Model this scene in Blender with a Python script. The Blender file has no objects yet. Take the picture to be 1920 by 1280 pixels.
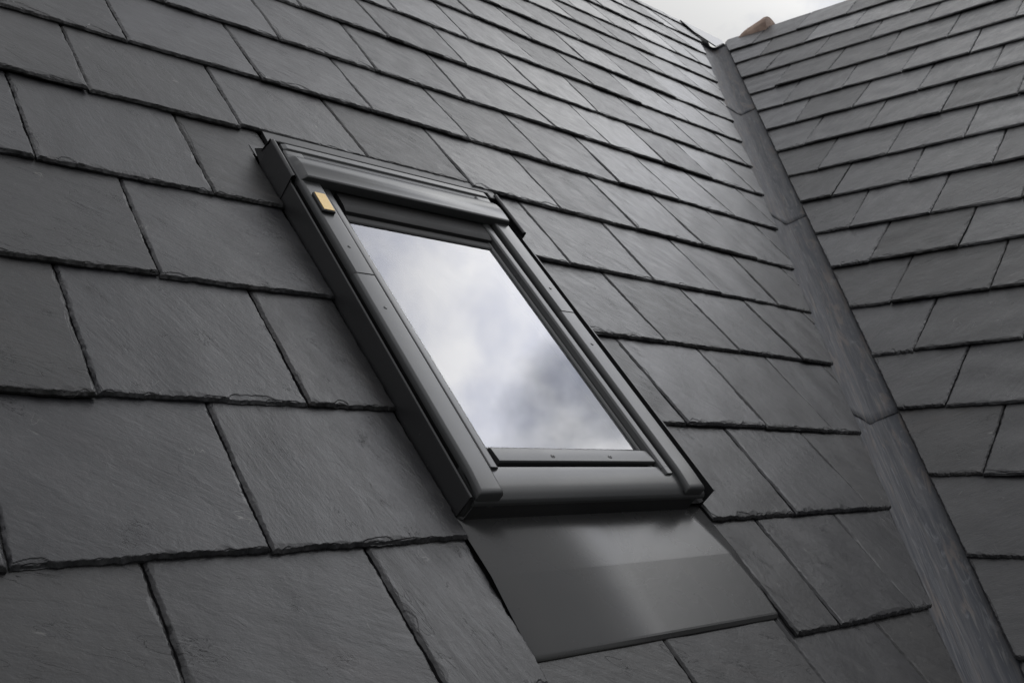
import bpy, bmesh, math, random
import numpy as np
from mathutils import Vector, Matrix

# ------------------------------------------------------------------ camera
SC = bpy.context.scene
EYE = Vector((0.0, 0.0, 8.0))
RIGHT = Vector((0.7318195216759501, -0.6814673236035022, -0.006517250544747381))
UPV = Vector((-0.0844620720082065, -0.10018389190461471, 0.9913774993386348))
FWD = Vector((0.6762442946791226, 0.7249589468814934, 0.13087467001070902))
cd = bpy.data.cameras.new('camera'); cam = bpy.data.objects.new('camera', cd)
SC.collection.objects.link(cam)
cam.matrix_world = Matrix(((RIGHT.x, UPV.x, -FWD.x, EYE.x), (RIGHT.y, UPV.y, -FWD.y, EYE.y),
                           (RIGHT.z, UPV.z, -FWD.z, EYE.z), (0, 0, 0, 1)))
cd.sensor_width = 36.0
cd.lens = 1879.34 / 1920 * 36.0
cd.clip_start = 0.05; cd.clip_end = 3000
cd.dof.use_dof = True; cd.dof.focus_distance = 1.75; cd.dof.aperture_fstop = 18.0
SC.camera = cam
SC.view_settings.view_transform = 'Standard'
SC.view_settings.look = 'None'
SC.view_settings.exposure = 0.0
SC.view_settings.gamma = 1.0

# ------------------------------------------------------------------ sky and sun
SUN_AZ, SUN_EL = math.radians(100), math.radians(38)
w = bpy.data.worlds.new('World'); SC.world = w; w.use_nodes = True
nt = w.node_tree; N = nt.nodes; L = nt.links; N.clear()
out = N.new('ShaderNodeOutputWorld')
sky = N.new('ShaderNodeTexSky'); sky.sky_type = 'NISHITA'; sky.sun_disc = False
sky.sun_elevation = SUN_EL; sky.sun_rotation = math.radians(90) - SUN_AZ
bsky = N.new('ShaderNodeBackground'); bsky.inputs[1].default_value = 0.11
L.new(sky.outputs[0], bsky.inputs[0])
tc = N.new('ShaderNodeTexCoord')
def wmath(op, a, b=None, clamp=False):
    m = N.new('ShaderNodeMath'); m.operation = op; m.use_clamp = clamp
    for i, x in enumerate((a, b)):
        if x is None: continue
        if isinstance(x, (int, float)): m.inputs[i].default_value = x
        else: L.new(x, m.inputs[i])
    return m.outputs[0]
def wnoise(scale, detail, off, rough=0.55, dist=0.0):
    mp = N.new('ShaderNodeMapping'); mp.inputs['Location'].default_value = off
    L.new(tc.outputs['Generated'], mp.inputs[0])
    n = N.new('ShaderNodeTexNoise'); n.inputs['Scale'].default_value = scale
    n.inputs['Detail'].default_value = detail; n.inputs['Roughness'].default_value = rough
    n.inputs['Distortion'].default_value = dist
    L.new(mp.outputs[0], n.inputs['Vector']); return n.outputs['Fac']
def wdot(az, el):
    d = N.new('ShaderNodeVectorMath'); d.operation = 'DOT_PRODUCT'
    L.new(tc.outputs['Generated'], d.inputs[0])
    a, e = math.radians(az), math.radians(el)
    d.inputs[1].default_value = (math.cos(a)*math.cos(e), math.sin(a)*math.cos(e), math.sin(e))
    return d.outputs['Value']
n1 = wnoise(5.2, 8, (3.1, 1.7, 0.4), 0.56, 0.35)
n2 = wnoise(7.0, 6, (0.3, 5.2, 2.2), 0.55, 0.2)
# cloud cover: nearly closed, torn open in one place mirrored in the glass
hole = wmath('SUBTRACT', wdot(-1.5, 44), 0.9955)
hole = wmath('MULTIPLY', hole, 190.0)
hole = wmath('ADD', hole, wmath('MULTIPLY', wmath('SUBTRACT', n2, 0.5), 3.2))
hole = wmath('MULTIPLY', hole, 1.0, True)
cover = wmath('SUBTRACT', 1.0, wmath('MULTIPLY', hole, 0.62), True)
# cloud brightness: greyer bellies, with glow lobes added to brighten slates, glass and apron
ramp = N.new('ShaderNodeValToRGB')
ramp.color_ramp.elements[0].position = 0.42; ramp.color_ramp.elements[0].color = (0.73, 0.75, 0.82, 1)
ramp.color_ramp.elements[1].position = 0.56; ramp.color_ramp.elements[1].color = (1.0, 1.0, 0.995, 1)
L.new(n1, ramp.inputs[0])
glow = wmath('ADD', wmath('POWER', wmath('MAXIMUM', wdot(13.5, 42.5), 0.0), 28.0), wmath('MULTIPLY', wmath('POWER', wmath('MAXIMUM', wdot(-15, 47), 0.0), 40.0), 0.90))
sep = N.new('ShaderNodeSeparateXYZ'); L.new(tc.outputs['Generated'], sep.inputs[0])
elev = wmath('MAXIMUM', sep.outputs['Z'], 0.0)
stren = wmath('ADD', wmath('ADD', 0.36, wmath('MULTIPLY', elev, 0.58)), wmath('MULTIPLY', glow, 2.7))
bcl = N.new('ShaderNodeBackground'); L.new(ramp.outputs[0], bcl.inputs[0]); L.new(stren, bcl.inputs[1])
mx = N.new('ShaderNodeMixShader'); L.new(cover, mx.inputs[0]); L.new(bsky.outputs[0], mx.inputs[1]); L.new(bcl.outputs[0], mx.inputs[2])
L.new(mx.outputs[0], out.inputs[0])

sd = bpy.data.lights.new('sun', 'SUN'); sun = bpy.data.objects.new('sun', sd)
SC.collection.objects.link(sun)
sd.energy = 0.5; sd.angle = math.radians(10); sd.color = (1.0, 0.97, 0.93)
dirs = Vector((math.cos(SUN_AZ)*math.cos(SUN_EL), math.sin(SUN_AZ)*math.cos(SUN_EL), math.sin(SUN_EL)))
sun.location = EYE + dirs * 30
sun.rotation_euler = dirs.to_track_quat('Z', 'Y').to_euler()

# Measured roof layout, metres in each slope's own (across, up) coordinates
CLd={
0 : [1.4807, 0.416, 1.9727, 0.4256] ,
1 : [0.3142, 0.6501, 2.1546, 0.6622] ,
2 : [0.3528, 0.905, 2.3348, 0.8994] ,
3 : [0.3923, 1.1657, 2.5514, 1.1694] ,
4 : [0.4318, 1.4266, 2.7405, 1.4202] ,
5 : [0.4725, 1.6952, 2.9224, 1.6692] ,
6 : [0.5103, 1.9445, 3.1385, 1.9432] ,
7 : [0.886, 2.2055, 3.3497, 2.2174] ,
8 : [1.4908, 2.487, 3.5565, 2.482] ,
9 : [1.7011, 2.7489, 3.7516, 2.7539] ,
10 : [2.1202, 3.0283, 3.9377, 3.0068] ,
11 : [2.5114, 3.2892, 4.1747, 3.3098] ,
12 : [2.9288, 3.5674, 4.3716, 3.5813] ,
13 : [3.2876, 3.8067, 4.5542, 3.8355] ,
14 : [3.7057, 4.0854, 4.7433, 4.103] ,
15 : [4.1212, 4.3624, 4.931, 4.3526] ,
}
CRd={
1 : [2.9987, 5.5728, 1.9735, 5.5383] ,
2 : [2.8448, 5.3033, 1.6207, 5.2446] ,
3 : [2.668, 5.0, 1.3408, 4.9986] ,
4 : [2.5074, 4.7073, 1.1654, 4.7033] ,
5 : [2.3487, 4.4302, 1.119, 4.4208] ,
6 : [2.2005, 4.1514, 1.0759, 4.1584] ,
7 : [2.0497, 3.8735, 1.0276, 3.864] ,
8 : [1.8912, 3.5847, 0.9821, 3.5868] ,
9 : [1.7462, 3.3209, 0.9393, 3.3263] ,
10 : [1.5902, 3.0467, 0.8978, 3.0448] ,
11 : [1.4503, 2.7883, 0.8538, 2.8052] ,
12 : [1.2987, 2.5318, 0.8103, 2.5401] ,
13 : [1.1696, 2.2699, 0.7686, 2.2863] ,
14 : [1.03, 2.0187, 0.7261, 2.0275] ,
15 : [0.8974, 1.7691, 0.684, 1.7711] ,
16 : [0.7569, 1.5195, 0.643, 1.5213] ,
17 : [0.6297, 1.2719, 0.6023, 1.2734] ,
}
JLd={
-1 : [(1.1837, 1.189), (1.4755, 1.4767), (1.7558, 1.7544)] ,
0 : [(0.4602, 0.4656), (0.7499, 0.762), (1.6302, 1.628), (1.9124, 1.9029)] ,
1 : [(0.3258, 0.3227), (0.6103, 0.6126), (1.7702, 1.7631)] ,
2 : [(0.4644, 0.4641), (0.7606, 0.7622), (1.6353, 1.6386), (1.9258, 1.9238), (2.216, 2.2069), (2.4901, 2.4854)] ,
3 : [(0.615, 0.6129), (1.7864, 1.8035), (2.0871, 2.0985), (2.377, 2.3925)] ,
4 : [(0.4842, 0.4835), (0.7795, 0.7788), (1.671, 1.671), (1.9803, 1.9799), (2.2654, 2.27), (2.5744, 2.5547)] ,
5 : [(0.621, 0.6209), (0.9193, 0.919), (1.2101, 1.2264), (1.5085, 1.5191), (1.8119, 1.8182), (2.1128, 2.1257), (2.4102, 2.4252), (2.6978, 2.7086), (2.9799, 2.9618)] ,
6 : [(0.7488, 0.7517), (1.0439, 1.0497), (1.3406, 1.3486), (1.6424, 1.6595), (1.9452, 1.9577), (2.2535, 2.2586), (2.5451, 2.5603), (2.8334, 2.8656), (3.1458, 3.1393)] ,
7 : [(1.1928, 1.1918), (1.4927, 1.4846), (1.8015, 1.7971), (2.1037, 2.1705), (2.4211, 2.4291), (2.723, 2.7158), (3.0059, 2.9948), (3.3072, 3.2785)] ,
8 : [(1.35, 1.3645), (1.6472, 1.6555), (1.9609, 1.9588), (2.2577, 2.2764), (2.5808, 2.5719), (2.887, 2.8801), (3.1885, 3.1815), (3.5245, 3.4998)] ,
9 : [(2.1135, 2.1174), (2.4171, 2.4649), (2.7185, 2.7453), (3.042, 3.0344), (3.3351, 3.349), (3.6158, 3.6224)] ,
10 : [(2.2821, 2.2978), (2.5705, 2.5966), (2.8913, 2.8993), (3.1932, 3.1921), (3.4916, 3.4872), (3.7955, 3.7758)] ,
11 : [(2.7725, 2.8304), (3.0592, 3.092), (3.3357, 3.3905), (3.6517, 3.674), (3.9598, 3.9696)] ,
12 : [(3.2136, 3.2415), (3.5232, 3.5358), (3.8125, 3.8345), (4.1459, 4.1221), (4.4133, 4.381)] ,
13 : [(3.6976, 3.7057), (3.9661, 3.9761), (4.2459, 4.2206), (4.473, 4.4373)] ,
14 : [(4.1212, 4.1145), (4.3875, 4.4601), (4.5816, 4.6157)] ,
15 : [(4.5311, 4.5734), (4.6745, 4.7119)] ,
}
JRd={
1 : [(2.8249, 2.8263), (2.538, 2.5392), (2.2322, 2.2298)] ,
2 : [(2.6874, 2.6712), (2.3935, 2.3923), (2.1066, 2.1018), (1.8039, 1.8032)] ,
3 : [(2.527, 2.5332), (2.2366, 2.2385), (1.9439, 1.9418), (1.6464, 1.6487), (1.3522, 1.3519)] ,
4 : [(2.3792, 2.3635), (2.0725, 2.0747), (1.7833, 1.7768), (1.4944, 1.4945), (1.2066, 1.2045)] ,
5 : [(2.222, 2.2172), (1.921, 1.9145), (1.6302, 1.6317), (1.343, 1.3387)] ,
6 : [(2.0732, 2.0591), (1.7746, 1.7828), (1.4891, 1.495), (1.1975, 1.1968)] ,
7 : [(1.92, 1.9181), (1.6272, 1.6286), (1.3359, 1.3357), (1.0592, 1.0503)] ,
8 : [(1.7657, 1.7615), (1.476, 1.4776), (1.1904, 1.1887)] ,
9 : [(1.6208, 1.6196), (1.3321, 1.3277), (1.0424, 1.0412)] ,
10 : [(1.4757, 1.4684), (1.1843, 1.1858), (0.9105, 0.9011)] ,
11 : [(1.3227, 1.324), (1.0394, 1.0425)] ,
12 : [(1.1845, 1.1863), (0.8995, 0.9014)] ,
13 : [(1.0494, 1.0519), (0.7696, 0.7716)] ,
14 : [(0.9068, 0.9107)] ,
15 : [(0.7702, 0.7719)] ,
16 : [(0.6343, 0.639)] ,
}

# ------------------------------------------------------------------ the two slopes
HL = Vector((1, 0, 0)); VLV = Vector((0, 0.668539368146575, 0.7436767531919888)); NL = HL.cross(VLV)
HR = Vector((0.07488475614660581, -0.9971921947633081, 0.0))       # away from the valley, towards the viewer
VRV = Vector((0.7364794189635995, 0.055306371214802426, 0.6741952764192949)); NR = HR.cross(VRV)
DL, DR = 0.8555, 1.625
def frame(e1, e2, n, org):
    return Matrix(((e1.x, e2.x, n.x, org.x), (e1.y, e2.y, n.y, org.y), (e1.z, e2.z, n.z, org.z), (0, 0, 0, 1)))
ML = frame(HL, VLV, NL, EYE - NL*DL)
MR = frame(HR, VRV, NR, EYE - NR*DR)
GAUGE = 0.2565; T = 0.0092; TILT = 0.0218; LEN = 0.60
RIDGE_L, RIDGE_R = 4.70, 5.80
def valL(v): return 1.6654 + 0.75435*v            # cut edge of the slates, left slope
def valR(v): return 0.0815 - 0.55043*v            # cut edge, right slope (across axis runs away from the valley)
def tagit(o, label=None, cat=None, group=None, kind=None):
    if label: o['label'] = label
    if cat: o['category'] = cat
    if group: o['group'] = group
    if kind: o['kind'] = kind
    return o
def empty(name, mat, loc):
    o = bpy.data.objects.new(name, None); SC.collection.objects.link(o)
    o.empty_display_size = 0.05
    o.matrix_world = mat @ Matrix.Translation(loc); return o

# ------------------------------------------------------------------ materials
def new_mat(name):
    m = bpy.data.materials.new(name); m.use_nodes = True
    t = m.node_tree; t.nodes.clear()
    o = t.nodes.new('ShaderNodeOutputMaterial'); b = t.nodes.new('ShaderNodeBsdfPrincipled')
    t.links.new(b.outputs[0], o.inputs[0]); return m, t, b
class NT:
    def __init__(s, t): s.t = t
    def n(s, typ, **kw):
        x = s.t.nodes.new(typ)
        for k, v in kw.items(): setattr(x, k, v)
        return x
    def put(s, sock, v):
        if isinstance(v, bpy.types.NodeSocket): s.t.links.new(v, sock)
        else: sock.default_value = v
    def math(s, op, a, b=None, clamp=False):
        m = s.n('ShaderNodeMath', operation=op, use_clamp=clamp); s.put(m.inputs[0], a)
        if b is not None: s.put(m.inputs[1], b)
        return m.outputs[0]
    def mapping(s, vec, scale=(1,1,1), rot=(0,0,0), loc=(0,0,0)):
        m = s.n('ShaderNodeMapping'); s.put(m.inputs[0], vec)
        m.inputs['Scale'].default_value = scale; m.inputs['Rotation'].default_value = rot; m.inputs['Location'].default_value = loc
        return m.outputs[0]
    def noise(s, vec, scale, detail=4, rough=0.5, dist=0.0, col=False):
        m = s.n('ShaderNodeTexNoise'); s.put(m.inputs['Vector'], vec); m.inputs['Scale'].default_value = scale
        m.inputs['Detail'].default_value = detail; m.inputs['Roughness'].default_value = rough; m.inputs['Distortion'].default_value = dist
        return m.outputs['Color' if col else 'Fac']
    def rng(s, v, a, b, c, d, smooth=True):
        m = s.n('ShaderNodeMapRange'); m.interpolation_type = 'SMOOTHSTEP' if smooth else 'LINEAR'
        s.put(m.inputs[0], v)
        for i, x in zip((1,2,3,4), (a,b,c,d)): m.inputs[i].default_value = x
        return m.outputs[0]
    def mixc(s, f, a, b, mode='MIX'):
        m = s.n('ShaderNodeMix', data_type='RGBA', blend_type=mode); s.put(m.inputs[0], f)
        for i, x in ((6, a), (7, b)):
            s.put(m.inputs[i], x if isinstance(x, bpy.types.NodeSocket) else (*x, 1))
        return m.outputs[2]
    def bump(s, h, dist, strength=1.0, prev=None):
        m = s.n('ShaderNodeBump'); m.inputs['Distance'].default_value = dist; m.inputs['Strength'].default_value = strength
        s.put(m.inputs['Height'], h)
        if prev is not None: s.put(m.inputs['Normal'], prev)
        return m.outputs[0]

def slate_material(name, tintA, tintB):
    m, t, b = new_mat(name); q = NT(t)
    uv = q.n('ShaderNodeUVMap', uv_map='grain').outputs[0]
    att = q.n('ShaderNodeAttribute', attribute_name='rnd').outputs['Fac']
    att2 = q.n('ShaderNodeAttribute', attribute_name='rnd2').outputs['Fac']
    fine = q.noise(q.mapping(uv, (110, 250, 1)), 1.0, 5, 0.62, 0.5)
    mid = q.noise(q.mapping(uv, (16, 46, 1)), 1.0, 5, 0.58, 0.9)
    big = q.noise(q.mapping(uv, (5, 9, 1)), 1.0, 4, 0.5, 0.5)
    grit = q.noise(q.mapping(uv, (520, 520, 1)), 1.0, 3, 0.6)
    # riven creases: thin curved lines where a noise crosses its middle, only in patches
    cn = q.noise(q.mapping(uv, (6, 26, 1), (0,0,0.25)), 1.0, 3, 0.45, 1.4)
    line = q.rng(q.math('ABSOLUTE', q.math('SUBTRACT', cn, 0.5)), 0.0, 0.006, 1.0, 0.0)
    patch = q.rng(q.noise(q.mapping(uv, (9, 16, 1), loc=(3,7,0)), 1.0, 2), 0.50, 0.60, 0.0, 1.0)
    patch = q.math('MULTIPLY', patch, q.rng(att2, 0.35, 0.5, 0.15, 1.0))
    crease = q.math('MULTIPLY', line, patch)
    cn2 = q.noise(q.mapping(uv, (22, 90, 1), (0,0,-0.2)), 1.0, 3, 0.5, 1.8)
    line2 = q.rng(q.math('ABSOLUTE', q.math('SUBTRACT', cn2, 0.5)), 0.0, 0.012, 1.0, 0.0)
    patch2 = q.rng(q.noise(q.mapping(uv, (14, 20, 1), loc=(9,1,0)), 1.0, 2), 0.58, 0.72, 0.0, 1.0)
    crease2 = q.math('MULTIPLY', line2, patch2)
    base = q.mixc(q.rng(big, 0.3, 0.7, 0, 1), tintA, tintB)
    base = q.mixc(q.math('MULTIPLY', q.rng(mid, 0.42, 0.75, 0, 1), 0.35), base, (0.048, 0.047, 0.046))
    grain = q.noise(q.mapping(uv, (9, 150, 1), loc=(4,8,0)), 1.0, 6, 0.62, 0.7)
    gmask = q.math('MULTIPLY', q.rng(q.noise(q.mapping(uv, (5, 8, 1), loc=(11,2,0)), 1.0, 3), 0.38, 0.64, 0.05, 1.0), q.rng(att, 0.1, 0.9, 0.25, 1.15))
    grain = q.math('ADD', 0.5, q.math('MULTIPLY', q.math('SUBTRACT', grain, 0.5), gmask))
    gv = q.rng(grain, 0.28, 0.72, 0.80, 1.22, False); gc = q.n('ShaderNodeCombineColor')
    for i in range(3): q.put(gc.inputs[i], gv)
    base = q.mixc(1.0, base, gc.outputs[0], 'MULTIPLY')
    streak = q.rng(q.noise(q.mapping(uv, (3, 16, 1), loc=(5,5,0)), 1.0, 3, 0.5, 0.6), 0.55, 0.78, 0, 1)
    base = q.mixc(q.math('MULTIPLY', streak, 0.25), base, (0.072, 0.062, 0.060))
    fv = q.rng(fine, 0.3, 0.7, 0.88, 1.12, False); fc = q.n('ShaderNodeCombineColor')
    for i in range(3): q.put(fc.inputs[i], fv)
    base = q.mixc(1.0, base, fc.outputs[0], 'MULTIPLY')
    hue = q.mixc(att2, (0.97, 0.98, 1.05), (1.03, 1.01, 0.97))
    base = q.mixc(1.0, base, hue, 'MULTIPLY')
    val = q.math('ADD', 0.68, q.math('MULTIPLY', att, 0.64))
    vc = q.n('ShaderNodeCombineColor')
    for i in range(3): q.put(vc.inputs[i], val)
    base = q.mixc(1.0, base, vc.outputs[0], 'MULTIPLY')
    base = q.mixc(q.math('MULTIPLY', q.math('MAXIMUM', crease, q.math('MULTIPLY', crease2, 0.5)), 0.70), base, (0.012, 0.012, 0.013))
    mot = q.noise(q.mapping(uv, (26, 34, 1), loc=(2,3,0)), 1.0, 5, 0.6, 0.6)
    mv = q.rng(mot, 0.3, 0.7, 0.86, 1.16, False); mc = q.n('ShaderNodeCombineColor')
    for i in range(3): q.put(mc.inputs[i], mv)
    base = q.mixc(1.0, base, mc.outputs[0], 'MULTIPLY')
    sn = q.noise(q.mapping(uv, (24, 30, 1), (0,0,0.9), (6,6,0)), 1.0, 2, 0.4, 1.0)
    sl = q.rng(q.math('ABSOLUTE', q.math('SUBTRACT', sn, 0.5)), 0.0, 0.010, 1.0, 0.0)
    spm = q.rng(q.noise(q.mapping(uv, (17, 17, 1), loc=(8,3,0)), 1.0, 2), 0.63, 0.70, 0.0, 1.0)
    base = q.mixc(q.math('MULTIPLY', q.math('MULTIPLY', sl, spm), 0.55), base, (0.20, 0.195, 0.18))
    sp = q.noise(q.mapping(uv, (85, 85, 1), loc=(1,4,0)), 1.0, 2, 0.5)
    spk = q.rng(sp, 0.80, 0.84, 0, 1)
    base = q.mixc(q.math('MULTIPLY', spk, 0.5), base, (0.20, 0.195, 0.185))
    q.put(b.inputs['Base Color'], base)
    q.put(b.inputs['Roughness'], q.math('ADD', q.math('ADD', q.rng(mid, 0.2, 0.8, 0.24, 0.36), q.rng(grain, 0.3, 0.7, 0.09, 0.0)), q.math('MULTIPLY', att2, 0.12)))
    b.inputs['Specular IOR Level'].default_value = 0.5
    n0 = q.bump(big, 0.0008)
    n1 = q.bump(grain, 0.00036, 1.0, q.bump(mid, 0.0005, 1.0, q.bump(mot, 0.0009, 1.0, n0)))
    n2 = q.bump(fine, 0.00036, 1.0, n1)
    n3 = q.bump(q.math('SUBTRACT', 1.0, q.math('MAXIMUM', crease, crease2)), 0.0005, 1.0, n2)
    n4 = q.bump(grit, 0.00016, 1.0, n3)
    q.put(b.inputs['Normal'], n4)
    return m
M_SLATE = slate_material('riven_slate', (0.0150, 0.0150, 0.0162), (0.0235, 0.0233, 0.0240))

def metal_material(name, col, rough, grain=0.00004, dust=0.12, warp=0.0004):
    m, t, b = new_mat(name); q = NT(t)
    tco = q.n('ShaderNodeTexCoord').outputs['Object']
    g = q.noise(tco, 900, 3, 0.6); l = q.noise(tco, 9, 4, 0.6, 0.5)
    d = q.noise(tco, 140, 4, 0.65)
    c2 = tuple(x*1.25+0.01 for x in col)
    c = q.mixc(q.math('MULTIPLY', q.rng(l, 0.35, 0.75, 0, 1), dust), col, c2)
    c = q.mixc(q.math('MULTIPLY', q.rng(d, 0.66, 0.74, 0, 1), 0.35), c, (0.13, 0.125, 0.115))
    q.put(b.inputs['Base Color'], c)
    b.inputs['Metallic'].default_value = 0.0
    q.put(b.inputs['Roughness'], q.rng(l, 0.2, 0.8, rough-0.02, rough+0.03))
    b.inputs['Specular IOR Level'].default_value = 0.6
    n0 = q.bump(q.noise(tco, 14, 2), warp)
    q.put(b.inputs['Normal'], q.bump(g, grain, 1.0, n0)); return m
M_COVER = metal_material('painted_aluminium', (0.042, 0.043, 0.044), 0.29)
M_FLASH = metal_material('flashing_aluminium', (0.017, 0.017, 0.018), 0.42)
M_DARK = metal_material('dark_gasket', (0.009, 0.009, 0.009), 0.6)
for _n in M_DARK.node_tree.nodes:
    if _n.type == 'BSDF_PRINCIPLED': _n.inputs['Specular IOR Level'].default_value = 0.3
M_APRON = metal_material('apron_sheet', (0.042, 0.042, 0.042), 0.27, 0.00007, 0.12, 0.00012)

def lead_material():
    m, t, b = new_mat('weathered_lead'); q = NT(t)
    uv = q.n('ShaderNodeUVMap', uv_map='grain').outputs[0]
    s1 = q.noise(q.mapping(uv, (1.6, 22, 1)), 1.0, 6, 0.6, 1.2)
    s2 = q.noise(q.mapping(uv, (5, 44, 1), loc=(2,9,0)), 1.0, 5, 0.6, 1.5)
    s3 = q.noise(q.mapping(uv, (4.2, 12, 1), loc=(7,2,0)), 1.0, 5, 0.65, 1.4)
    c = q.mixc(q.rng(s1, 0.35, 0.68, 0, 1), (0.032, 0.036, 0.047), (0.100, 0.100, 0.106))
    c = q.mixc(q.math('MULTIPLY', q.rng(s2, 0.52, 0.72, 0, 1), 0.55), c, (0.20, 0.196, 0.185))
    c = q.mixc(q.math('MULTIPLY', q.rng(s3, 0.52, 0.66, 0, 1), 0.6), c, (0.150, 0.125, 0.110))
    s4 = q.noise(q.mapping(uv, (9, 20, 1), loc=(1,6,0)), 1.0, 6, 0.7, 1.0)
    c = q.mixc(q.math('MULTIPLY', q.rng(s4, 0.55, 0.68, 0, 1), 0.6), c, (0.17, 0.175, 0.185))
    q.put(b.inputs['Base Color'], c)
    q.put(b.inputs['Roughness'], q.rng(s1, 0.3, 0.7, 0.58, 0.75))
    b.inputs['Metallic'].default_value = 0.0
    n0 = q.bump(q.noise(q.mapping(uv, (12, 30, 1)), 1.0, 4), 0.0014)
    q.put(b.inputs['Normal'], q.bump(q.noise(q.mapping(uv, (300, 300, 1)), 1.0, 3), 0.0001, 1.0, n0)); return m
M_LEAD = lead_material()

def simple_mat(name, c1, c2, scale, rough, bump=0.001, spec=0.4):
    m, t, b = new_mat(name); q = NT(t)
    tco = q.n('ShaderNodeTexCoord').outputs['Object']
    n = q.noise(tco, scale, 6, 0.6, 0.3)
    q.put(b.inputs['Base Color'], q.mixc(q.rng(n, 0.3, 0.7, 0, 1), c1, c2))
    b.inputs['Roughness'].default_value = rough; b.inputs['Specular IOR Level'].default_value = spec
    q.put(b.inputs['Normal'], q.bump(q.noise(tco, scale*6, 4), bump)); return m
M_CLAY = simple_mat('terracotta', (0.24, 0.17, 0.135), (0.40, 0.29, 0.23), 18, 0.8)
M_DECK = simple_mat('roofing_felt', (0.015, 0.015, 0.016), (0.022, 0.022, 0.023), 30, 0.9)
M_GROUND = simple_mat('lawn', (0.014, 0.022, 0.009), (0.026, 0.030, 0.016), 0.6, 0.9, 0.02)
M_ROOM = simple_mat('room_lining', (0.05, 0.05, 0.05), (0.07, 0.068, 0.065), 3, 0.8)

def glass_material(name, ior, tint):
    m = bpy.data.materials.new(name); m.use_nodes = True; t = m.node_tree; t.nodes.clear(); q = NT(t)
    o = q.n('ShaderNodeOutputMaterial'); mix = q.n('ShaderNodeMixShader')
    tr = q.n('ShaderNodeBsdfTransparent'); tr.inputs[0].default_value = (*tint, 1)
    gl = q.n('ShaderNodeBsdfGlossy'); gl.inputs['Roughness'].default_value = 0.012
    gl.inputs['Color'].default_value = (0.97, 0.97, 1.0, 1)
    tco = q.n('ShaderNodeTexCoord').outputs['Object']
    fr = q.n('ShaderNodeFresnel'); fr.inputs['IOR'].default_value = ior
    q.put(mix.inputs[0], fr.outputs[0]); q.put(mix.inputs[1], tr.outputs[0]); q.put(mix.inputs[2], gl.outputs[0])
    # a thin film of dust, a little thicker in spots
    df = q.n('ShaderNodeBsdfDiffuse'); df.inputs[0].default_value = (0.45, 0.44, 0.42, 1)
    spots = q.rng(q.noise(tco, 260, 3, 0.6), 0.74, 0.80, 0.0, 0.04)
    film = q.rng(q.noise(tco, 14, 5, 0.65), 0.4, 0.8, 0.004, 0.03)
    m2 = q.n('ShaderNodeMixShader'); q.put(m2.inputs[0], q.math('MAXIMUM', spots, film))
    q.put(m2.inputs[1], mix.outputs[0]); q.put(m2.inputs[2], df.outputs[0])
    q.put(o.inputs[0], m2.outputs[0]); return m
M_GLASS = glass_material('window_glass', 2.6, (0.93, 0.95, 0.94))
M_GLASS2 = glass_material('inner_window_glass', 2.1, (0.93, 0.95, 0.94))
M_GOLD, _t, _b = new_mat('gold_contacts'); _q = NT(_t)
_tc = _q.n('ShaderNodeTexCoord').outputs['Object']
_wv = _q.n('ShaderNodeTexWave', wave_type='BANDS', bands_direction='X'); _q.put(_wv.inputs['Vector'], _tc); _wv.inputs['Scale'].default_value = 130
_q.put(_b.inputs['Base Color'], _q.mixc(_q.rng(_wv.outputs['Fac'], 0.4, 0.6, 0, 1), (0.62, 0.42, 0.16), (0.78, 0.60, 0.30)))
_b.inputs['Metallic'].default_value = 0.35; _b.inputs['Roughness'].default_value = 0.45
_q.put(_b.inputs['Normal'], _q.bump(_wv.outputs['Fac'], 0.0002))
M_BLACK = simple_mat('black_plastic', (0.012, 0.012, 0.013), (0.02, 0.02, 0.021), 60, 0.4, 0.0002, 0.5)
M_SCREW, _t, _b = new_mat('screw_steel'); _b.inputs['Base Color'].default_value = (0.10, 0.10, 0.10, 1); _b.inputs['Roughness'].default_value = 0.35; _b.inputs['Metallic'].default_value = 0.6

# ------------------------------------------------------------------ slate meshes
RS = np.random.RandomState(11)
def noise1(x, step, seed):
    r = np.random.RandomState(seed & 0x7fffffff).rand(512)
    t = x/step; i = np.floor(t).astype(int); f = t-i; f = f*f*(3-2*f)
    return r[i % 512]*(1-f) + r[(i+1) % 512]*f
def ridge_profile(dd, s, seed, k):
    """height lost at distance dd from an edge, s runs along that edge: thin layers flaked off"""
    n = lambda st, j: noise1(s+j*3.7, st, seed*7+j)
    w1 = 0.0014 + 0.0016*n(0.004, 1)
    w2 = 0.0022 + k*(0.0100*np.maximum(0, n(0.022, 2)-0.45)/0.55 + 0.0026*n(0.006, 3))
    w3 = 0.0010 + k*(0.0260*np.maximum(0, n(0.045, 4)-0.74)/0.40 + 0.0030*n(0.009, 5))
    w4 = 0.0008 + k*0.0080*np.maximum(0, n(0.013, 6)-0.5)/0.5
    st = lambda ww, dz: dz*np.clip((ww-dd)/0.0004+0.5, 0, 1)
    soft = lambda ww, dz: dz*np.clip(1-dd/(ww*1.6+1e-5), 0, 1)
    return soft(w1, 0.0034) + soft(w2*0.8, 0.0018) + st(w3, 0.0011)*(w3 > 0.0045) + st(w4, 0.0010)*(w4 > 0.0026)
def axis_samples(length, step, fine, both=True):
    f = np.array([0, .0005, .0010, .0015, .0021, .0028, .0035, .0043, .0051, .0060, .0070, .0080, .0091, .0103, .0116, .013, .015]) * (fine)
    f = f[f < length*0.4]
    mid = np.arange(f[-1]+step, length - (f[-1] if both else 0), step)
    a = np.concatenate([f, mid, (length - f[::-1]) if both else np.array([length])])
    return np.unique(np.round(a, 5))
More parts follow.
